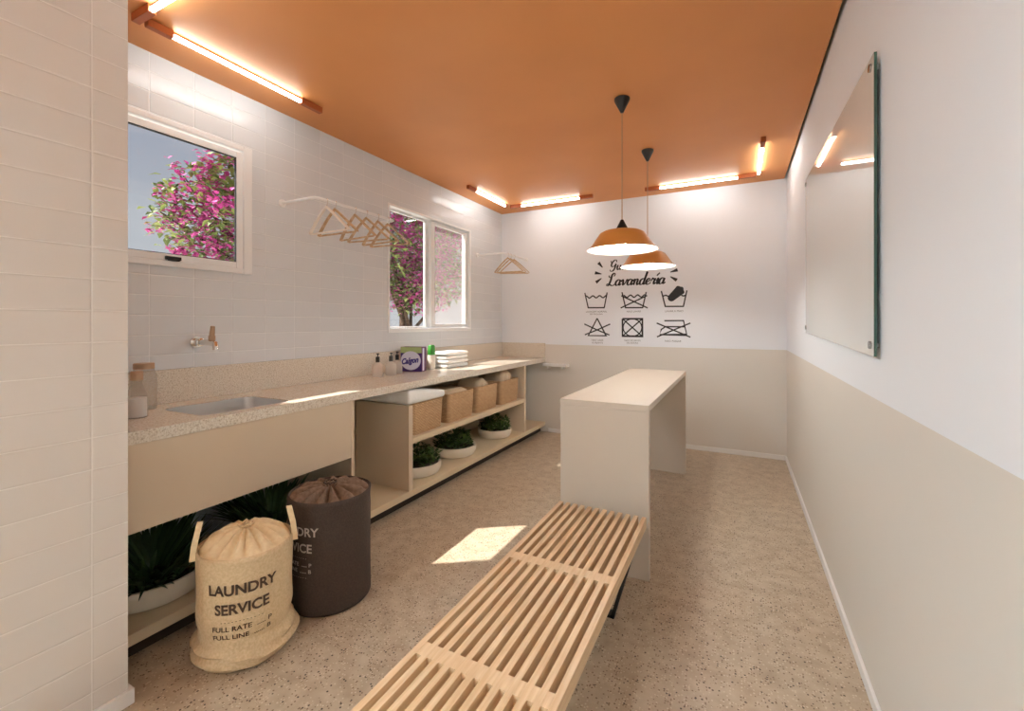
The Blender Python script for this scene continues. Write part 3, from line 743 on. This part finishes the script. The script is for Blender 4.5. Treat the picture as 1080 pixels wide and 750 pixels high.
# ------------------------------------------------------------------ wall decals
YD = D-.0012
def ribbon(bm, pts, w, calli=0, closed=False, y=YD):
    pts = [Vector((p[0], p[1])) for p in pts]; n_ = len(pts); L = []
    for i, p in enumerate(pts):
        a = pts[(i-1) % n_] if closed else pts[max(i-1, 0)]; c = pts[(i+1) % n_] if closed else pts[min(i+1, n_-1)]
        d = (c-a).normalized() if (c-a).length > 1e-9 else Vector((1, 0)); nn = Vector((-d.y, d.x))
        ww = w
        if calli: ww = w*(.45+.9*abs(d.y)*(1 if d.y < 0 else .35))
        # mitre for corners of straight strokes
        k = 1
        if not calli and 0 < i < n_-1 or closed:
            e1 = (p-a).normalized(); cosh = abs(nn.dot(Vector((-e1.y, e1.x)))); k = 1/max(.45, cosh)
        L.append((p-nn*ww/2*k, p+nn*ww/2*k))
    vs = [(bm.verts.new((a.x, y, a.y)), bm.verts.new((c.x, y, c.y))) for a, c in L]
    for i in range(n_ if closed else n_-1):
        a, c = vs[i], vs[(i+1) % n_]; bm.faces.new((a[0], a[1], c[1], c[0]))
def spline(pts, per=7):
    P_ = [Vector(p) for p in pts]; P_ = [2*P_[0]-P_[1]]+P_+[2*P_[-1]-P_[-2]]; o = []
    for i in range(1, len(P_)-2):
        for k in range(per):
            t = k/per; a, b_, c_, d_ = P_[i-1:i+3]
            o.append(.5*((2*b_)+(c_-a)*t+(2*a-5*b_+4*c_-d_)*t*t+(3*b_-a-3*c_+d_)*t**3))
    o.append(P_[-2]); return o
GLY = {
 'a': (1.02, [[(.78, .85), (.5, 1), (.15, .72), (.1, .25), (.35, 0), (.62, .28), (.8, .95)], [(.82, .98), (.74, .35), (.82, .03), (1.1, .28)]]),
 'v': (1.0, [[(-.02, .6), (.18, .98), (.32, .6), (.42, .05), (.72, .4), (.88, .95), (1.08, .82)]]),
 'n': (1.05, [[(-.02, .6), (.16, .98), (.22, .6), (.16, .0)], [(.18, .35), (.48, .95), (.72, .82), (.68, .3), (.82, 0), (1.1, .28)]]),
 'd': (1.05, [[(.75, .85), (.5, 1), (.15, .72), (.1, .25), (.35, 0), (.62, .28), (.9, 1.5), (.98, 2.15)], [(.98, 2.15), (.82, 1.0), (.74, .35), (.82, .03), (1.12, .28)]]),
 'e': (.84, [[(.02, .35), (.45, .5), (.62, .82), (.42, 1), (.14, .7), (.12, .22), (.4, 0), (.88, .32)]]),
 'r': (.85, [[(-.02, .5), (.18, 1.02), (.28, .84), (.6, .92), (.5, .4), (.6, .03), (.9, .28)]]),
 'i': (.6, [[(-.02, .5), (.22, .98), (.2, .35), (.32, .02), (.64, .3)]]),
 'u': (1.1, [[(-.02, .6), (.16, .98), (.14, .35), (.38, 0), (.68, .4), (.8, .98)], [(.8, .98), (.74, .3), (.86, .02), (1.14, .28)]]),
 'L': (1.45, [[(1.0, 1.6), (1.12, 1.95), (.9, 2.15), (.62, 1.8), (.56, .9), (.35, .12), (.05, .05), (.08, .32), (.5, .22), (1.0, .0), (1.45, .25)], [(.56, 1.4), (.2, 1.5), (.1, 1.8)]]),
 'G': (1.45, [[(1.15, 1.65), (1.1, 2.05), (.7, 2.12), (.25, 1.6), (.2, .95), (.55, .7), (.95, 1.0), (1.12, 1.35)], [(1.12, 1.35), (1.05, .4), (.75, -.2), (.3, -.25), (.1, .1)], [(.25, 1.6), (.0, 1.7), (-.1, 2.0)]]),
 ' ': (.6, [])}
def script(bm, s, x, z, sc, shear=.22, w=.2, rot=0):
    cx = 0
    for ch in s:
        adv, strokes = GLY[ch]
        for st in strokes:
            pts = []
            for q in spline([(p[0], p[1]) for p in st]):
                X = (cx+q.x+q.y*shear)*sc; Z = q.y*sc
                pts.append((x+X, z+Z+X*rot))
            ribbon(bm, pts, w*sc*1.25, 1)
        cx += adv
    return cx*sc
def slab_text(bm, s, x, z, size):
    me = text_mesh(s, size)
    vs = [bm.verts.new((x+v.co.x, YD, z+v.co.y)) for v in me.vertices]
    for p in me.polygons: bm.faces.new([vs[i] for i in p.vertices])
    bpy.data.meshes.remove(me)
hd = thing('wall_lettering', (1.6, YD, 1.66), 'black script lettering on the back wall above the laundry symbols', 'decal')
bm = B(); script(bm, 'Guia da', 1.335, 1.842, .050, w=.215); obj('upper_line', bm, 'vinyl', hd, fix=False)
bm = B(); wd = script(bm, 'Lavanderi', 1.30, 1.672, .0625, w=.215, rot=.0); x_ = 1.30+wd-.012
script(bm, 'a', x_, 1.672, .0625, w=.215)
ribbon(bm, [(x_-.012, 1.672+.0625*1.4), (x_+.018, 1.672+.0625*1.85)], .013)
obj('lower_line', bm, 'vinyl', hd, fix=False)
def burst(bm, a, c, w0, w1):
    a, c = Vector(a), Vector(c); d = (c-a).normalized(); nn = Vector((-d.y, d.x))
    p = [a+nn*w0/2, a-nn*w0/2, c-nn*w1/2, c+nn*w1/2]; bm.faces.new([bm.verts.new((q.x, YD, q.y)) for q in p])
for (a, c) in (((1.212, 1.932), (1.258, 1.875)), ((1.172, 1.822), (1.246, 1.805)), ((1.184, 1.715), (1.246, 1.758)), ((2.034, 1.808), (1.963, 1.788)), ((2.026, 1.703), (1.963, 1.742))):
    bm = B(); burst(bm, a, c, .036, .008); obj('burst_stroke', bm, 'vinyl', hd, fix=False)
LW = .0135
def decal(label, strokes, caps, extra=None, base=(0, 0)):
    t = thing('wall_symbol', (base[0], YD, base[1]), label, 'decal', 'laundry symbols on the back wall')
    bm = B()
    for st in strokes: ribbon(bm, st[0], st[1] if len(st) > 1 else LW)
    if extra: extra(bm)
    obj('symbol', bm, 'vinyl', t, fix=False)
    bm = B()
    for s, x, z, sz in caps: slab_text(bm, s, x, z, sz)
    obj('caption', bm, 'vinyl_grey', t, fix=False, label='small grey caption')
def wave(x0, x1, z, n_=3, a=.012):
    N = 30; return [(x0+(x1-x0)*k/N, z+a*math.cos(2*PI*n_*k/N)) for k in range(N+1)]
decal('black wash tub symbol with a wavy water line, left of the top row', [([(1.056, 1.603), (1.095, 1.436), (1.276, 1.434), (1.308, 1.600)],), (wave(1.071, 1.301, 1.556),)], [('LAVAGEM NORMAL', 1.187, 1.383, .027), ('EM MAQUINA', 1.187, 1.357, .023)], base=(1.18, 1.43))
decal('black crossed-out wash tub symbol, middle of the top row', [([(1.470, 1.597), (1.508, 1.430), (1.687, 1.428), (1.723, 1.592)],), (wave(1.486, 1.710, 1.552),), ([(1.456, 1.428), (1.733, 1.555)],), ([(1.462, 1.560), (1.738, 1.424)],)], [('NAO LAVAR', 1.594, 1.380, .027)], base=(1.6, 1.43))
def hand(bm):
    pts = []
    c0, c1, r0, r1 = Vector((1.975, 1.525)), Vector((2.045, 1.590)), .037, .052
    d = (c1-c0).normalized(); a0 = math.atan2(d.y, d.x)
    for k in range(13): a = a0+PI/2+PI*k/12; pts.append((c0.x+r0*math.cos(a), c0.y+r0*math.sin(a)))
    for k in range(17): a = a0-PI/2+PI*k/16; rr = r1*(1+.08*math.cos(6*(a-a0))); pts.append((c1.x+rr*math.cos(a), c1.y+rr*math.sin(a)))
    bm.faces.new([bm.verts.new((x, YD, z)) for x, z in pts])
decal('black wash tub symbol with a dark hand in it, right of the top row', [([(1.875, 1.598), (1.914, 1.437), (2.089, 1.435), (2.122, 1.596)],), ([(1.888, 1.545), (1.92, 1.552), (1.95, 1.538)],), ([(2.07, 1.548), (2.09, 1.54), (2.112, 1.548)],)], [('LAVAR A MAO', 1.999, 1.379, .027)], hand, (2.0, 1.43))
decal('black crossed-out triangle symbol, left of the bottom row', [([(1.197, 1.318), (1.096, 1.126), (1.297, 1.127), (1.197, 1.318)],), ([(1.05, 1.255), (1.197, 1.19), (1.335, 1.135)],), ([(1.342, 1.255), (1.197, 1.19), (1.056, 1.135)],)], [('NAO USAR', 1.199, 1.068, .027), ('ALVEJANTE', 1.199, 1.040, .025)], base=(1.2, 1.12))
decal('black square symbol with a crossed circle, middle of the bottom row', [([(1.475, 1.312), (1.684, 1.311), (1.684, 1.126), (1.475, 1.125), (1.475, 1.312)], .018), ([(1.478, 1.309), (1.681, 1.128)],), ([(1.681, 1.309), (1.478, 1.128)],), ([(1.58+.098*math.cos(k*PI/16), 1.218+.092*math.sin(k*PI/16)) for k in range(33)], .012)], [('NAO SECAR EM', 1.580, 1.072, .024), ('SECADORA', 1.580, 1.046, .024)], base=(1.58, 1.12))
decal('black crossed-out iron symbol, right of the bottom row', [([(1.905, 1.290), (2.090, 1.291), (2.121, 1.147), (1.858, 1.146), (1.875, 1.200), (1.915, 1.228), (2.102, 1.228)],), ([(1.829, 1.266), (2.155, 1.124)],), ([(2.155, 1.266), (1.832, 1.122)],)], [('NAO PASSAR', 1.990, 1.072, .027)], base=(1.99, 1.12))

# ------------------------------------------------------------------ pendant lamps
def pendant(x, y, label):
    t = thing('pendant_lamp', (x, y, 1.70), label, 'lamp', 'pendant lamps over the island table')
    zb = 1.700
    bm = B(); lathe(bm, (x, y, 0), [(0, H-.0005), (.045, H-.0005), (.045, H-.012), (.008, H-.085), (0, H-.085)], 24); obj('canopy', bm, 'black', t, smooth=True)
    bm = B(); tube(bm, [(x, y, H-.085), (x, y, zb+.175)], .0028, 8); obj('cord', bm, 'brass', t)
    bm = B(); lathe(bm, (x, y, 0), [(0, zb+.182), (.008, zb+.180), (.034, zb+.128), (.034, zb+.120), (0, zb+.120)], 24); obj('socket_cone', bm, 'black', t, smooth=True)
    P_ = [(.030, .1195), (.070, .119), (.108, .110), (.130, .098), (.150, .070), (.172, .035), (.196, .008), (.208, 0)]
    bm = B(); lathe(bm, (x, y, zb), P_+[(.2055, -.001)], 48); sh = obj('shade', bm, 'shade', t, smooth=True, fix=False)
    bm = B(); lathe(bm, (x, y, zb), [(.2055, -.001)]+[(r-.004, z-.004) for r, z in P_[::-1][1:]]+[(0, .115)], 48); obj('shade_lining', bm, 'shade_in', sh, smooth=True, fix=False, label='white inside of the shade')
    bm = B(); lathe(bm, (x, y, zb), [(.014, .112), (.016, .09), (.030, .065), (.033, .048), (.026, .028), (.012, .019), (0, .017)], 20); obj('bulb', bm, 'bulb', t, smooth=True)
pendant(1.965, 2.637, 'orange bowl-shaped pendant lamp hanging nearer, over the middle of the table')
pendant(1.958, 3.515, 'orange bowl-shaped pendant lamp hanging farther back, in front of the wall lettering')

# ------------------------------------------------------------------ linear ceiling lights
def tube_light(a, c, label, ha=.14, hc=.14, order=0):
    """a, c: ends of the whole fitting on the ceiling (xy); end blocks of length ha and hc"""
    a, c = Vector((*a, 0)), Vector((*c, 0)); d = (c-a).normalized(); nn = Vector((-d.y, d.x, 0))
    mid = (a+c)/2
    t = thing('tube_light', (mid.x, mid.y, H), label, 'ceiling light', 'linear ceiling lights')
    def blk(p, q, w=.016, h=.036):
        bm = B(); vs = []
        for z in (H-.0005, H-h):
            for s_ in ((p, -1), (q, -1), (q, 1), (p, 1)): vs.append(bm.verts.new((s_[0]+nn*s_[1]*w)+Vector((0, 0, z))))
        lo, hi = vs[4:], vs[:4]
        bm.faces.new(lo); bm.faces.new(hi)
        for i in range(4): bm.faces.new((lo[i], lo[(i+1) % 4], hi[(i+1) % 4], hi[i]))
        bmesh.ops.recalc_face_normals(bm, faces=bm.faces[:])
        bmesh.ops.bevel(bm, geom=bm.edges[:], offset=.002, segments=1, affect='EDGES')
        return bm
    if ha: obj('end_block', blk(a, a+d*ha), 'orange_dark', t)
    if hc: obj('end_block', blk(c-d*hc, c), 'orange_dark', t)
    p, q = a+d*ha, c-d*hc
    bm = B(); tube(bm, [p+Vector((0, 0, H-.022)), q+Vector((0, 0, H-.022))], .0105, 12); obj('tube', bm, 'tube', t, smooth=True, label='glowing warm white tube')
    bm = B(); box(bm, -.5, .5, -.5, .5, 0, .01)
    mt = Matrix.Translation(((p+q)/2)+Vector((0, 0, H-.011))) @ Matrix.Rotation(math.atan2(d.y, d.x), 4, 'Z') @ Matrix.Diagonal(((q-p).length, .008, 1, 1))
    bmesh.ops.transform(bm, matrix=mt, verts=bm.verts[:]); obj('mount', bm, 'orange_dark', t)
tube_light((.255, .965), (1.18, .965), 'lit tube light running across the ceiling at its near left corner')
tube_light((.275, .995), (.275, 1.905), 'lit tube light running along the ceiling edge above the near window', .10, .145)
tube_light((.258, 3.61), (.258, 4.40), 'lit tube light along the ceiling edge above the second window', .14, .03)
tube_light((.285, 4.46), (1.24, 4.46), 'lit tube light along the back of the ceiling at its far left corner')
tube_light((1.765, 4.48), (2.72, 4.48), 'lit tube light along the back of the ceiling right of the pendant lamps')
tube_light((2.742, 3.63), (2.742, 4.46), 'lit tube light near the right wall at the far corner of the ceiling', .13, .02)

def fill_panel(x, y, label):  # fill lights added behind the camera to brighten the room
    t = thing('added_fill_light', (x, y, H), label, 'ceiling light', 'added fill lights out of view')
    bm = B(); window_frame_xy(bm, x, y); obj('trim_ring', bm, 'frame', t)
    bm = B(); box(bm, x-.28, x+.28, y-.28, y+.28, H-.012, H-.008); obj('diffuser', bm, 'panel', t)
def window_frame_xy(bm, x, y, a=.30, w=.02):
    for x0, x1, y0, y1 in ((x-a, x-a+w, y-a, y+a), (x+a-w, x+a, y-a, y+a), (x-a+w, x+a-w, y-a, y-a+w), (x-a+w, x+a-w, y+a-w, y+a)): box(bm, x0, x1, y0, y1, H-.016, H-.0005, .002)
for x, y, lb in ((.40, -1.0, 'added square fill light on the unseen ceiling behind the tiled partition'), (.40, -2.5, 'added square fill light on the unseen ceiling by the front left corner')): fill_panel(x, y, lb)

# ------------------------------------------------------------------ outside
bm = B(); box(bm, -60, 60, -60, 60, -.45, -.10)
o = struct('ground', bm, 'bounce_ground')
def bough(name, base, crown, rad, label, seed, nl, nf, trunks):
    rnd = random.Random(seed); t = thing(name, base, label, 'tree')
    bm = B(); b0 = Vector(base); tips = []
    for k in range(trunks):
        a = rnd.random()*2*PI; fork = b0+Vector((rnd.uniform(-.15, .15), rnd.uniform(-.2, .2), (crown[2]-rad[2]*.9-base[2])*rnd.uniform(.7, 1)))
        for j in range(5):
            end = Vector(crown)+Vector((rnd.uniform(-.8, .8)*rad[0], rnd.uniform(-.85, .85)*rad[1], rnd.uniform(-.6, .85)*rad[2]))
            midp = fork.lerp(end, .5)+Vector((rnd.uniform(-.12, .12), rnd.uniform(-.12, .12), .05))
            tube(bm, [b0+Vector((.05*k, .04*k, 0)), b0.lerp(fork, .5)+Vector((rnd.uniform(-.05, .05), rnd.uniform(-.05, .05), 0)), fork, fork.lerp(midp, .5), midp, end], [.055, .045, .035, .026, .02, .006], 7); tips.append(end)
    obj('trunk', bm, 'bark', t, smooth=True)
    def rp():
        while True:
            p = Vector((rnd.uniform(-1, 1), rnd.uniform(-1, 1), rnd.uniform(-1, 1)))
            q = p.length
            if q < 1 and noise.noise(Vector((p.x*rad[0]*2.2+seed*3, p.y*rad[1]*2.2, p.z*rad[2]*2.2))) > -.22-.25*(1-q): return Vector((crown[0]+p.x*rad[0], crown[1]+p.y*rad[1], crown[2]+p.z*rad[2]))
    bm = B()
    for i in range(nl):
        p = rp(); a = rnd.random()*2*PI
        leaf_blade(bm, p, Vector((math.cos(a), math.sin(a), rnd.uniform(-.6, .6))), .065+.05*rnd.random(), .042+.02*rnd.random(), .3, 2)
    obj('foliage', bm, 'tree_leaf', t, fix=False)
    bm = B()
    for i in range(nf):
        c = rp()
        for j in range(14):
            p = c+Vector((rnd.gauss(0, .05), rnd.gauss(0, .05), rnd.gauss(0, .05))); a = rnd.random()*2*PI
            leaf_blade(bm, p, Vector((math.cos(a), math.sin(a), rnd.uniform(-.8, .8))), .055, .05, .2, 2)
    obj('blossoms', bm, 'bract', t, fix=False, label='magenta blossoms')
bough('bougainvillea', (-2.4, 3.7, -.10), (-2.15, 3.08, 2.30), (.75, 1.0, .85), 'magenta flowering shrub seen through the near window against the sky', 11, 3000, 320, 2)
bough('bougainvillea', (-2.3, 5.7, -.10), (-2.1, 5.7, 2.5), (.8, 1.5, 1.1), 'magenta flowering shrub filling the far sliding window', 12, 5600, 620, 3)

# ------------------------------------------------------------------ sky, sun
w = bpy.data.worlds.new('sky'); SC.world = w; w.use_nodes = True
n, l = w.node_tree.nodes, w.node_tree.links; bg = n['Background']
tc = n.new('ShaderNodeTexCoord'); sx = n.new('ShaderNodeSeparateXYZ'); l.new(tc.outputs['Generated'], sx.inputs[0])
r = n.new('ShaderNodeValToRGB'); cr = r.color_ramp
cr.elements[0].position = 0; cr.elements[0].color = lin((236, 237, 240)); cr.elements[1].position = .7; cr.elements[1].color = lin((170, 180, 204))
e = cr.elements.new(.16); e.color = lin((212, 217, 226)); e = cr.elements.new(.34); e.color = lin((186, 194, 212))
l.new(sx.outputs['Z'], r.inputs['Fac'])
mp = n.new('ShaderNodeMapping'); mp.inputs['Scale'].default_value = (1.3, 1.3, 5); l.new(tc.outputs['Generated'], mp.inputs['Vector'])
nz = n.new('ShaderNodeTexNoise'); nz.inputs['Scale'].default_value = 3; nz.inputs['Detail'].default_value = 7; l.new(mp.outputs['Vector'], nz.inputs['Vector'])
r2 = n.new('ShaderNodeValToRGB'); r2.color_ramp.elements[0].position = .45; r2.color_ramp.elements[1].position = .72; r2.color_ramp.elements[1].color = (.7, .7, .7, 1); l.new(nz.outputs['Fac'], r2.inputs['Fac'])
x = n.new('ShaderNodeMix'); x.data_type = 'RGBA'; x.inputs[7].default_value = lin((228, 230, 236)); l.new(r.outputs['Color'], x.inputs[6]); l.new(r2.outputs['Color'], x.inputs['Factor'])
l.new(x.outputs[2], bg.inputs['Color']); bg.inputs['Strength'].default_value = .47
sun = bpy.data.lights.new('sun', 'SUN'); sun.energy = 7; sun.angle = math.radians(.5); sun.color = (1, .94, .87)
so = bpy.data.objects.new('sun', sun); COL.objects.link(so); so.location = (-4, -2, 6)
so.rotation_euler = Vector((.655, .45, -1)).to_track_quat('-Z', 'Y').to_euler()

# ------------------------------------------------------------------ camera
cam = bpy.data.cameras.new('camera'); co = bpy.data.objects.new('camera', cam); COL.objects.link(co)
co.location = (2.5749, 0, 1.26733); co.rotation_euler = (PI/2, 0, math.radians(26.997))
cam.sensor_width = 36; cam.lens = 466.3156/1080*36; cam.shift_x = 0; cam.shift_y = -(375-340.635)/1080; cam.clip_start = .02; cam.clip_end = 200
SC.camera = co
vs_ = SC.view_settings; vs_.view_transform = 'Standard'; vs_.look = 'None'; vs_.gamma = 1; vs_.use_curve_mapping = False; vs_.exposure = .68
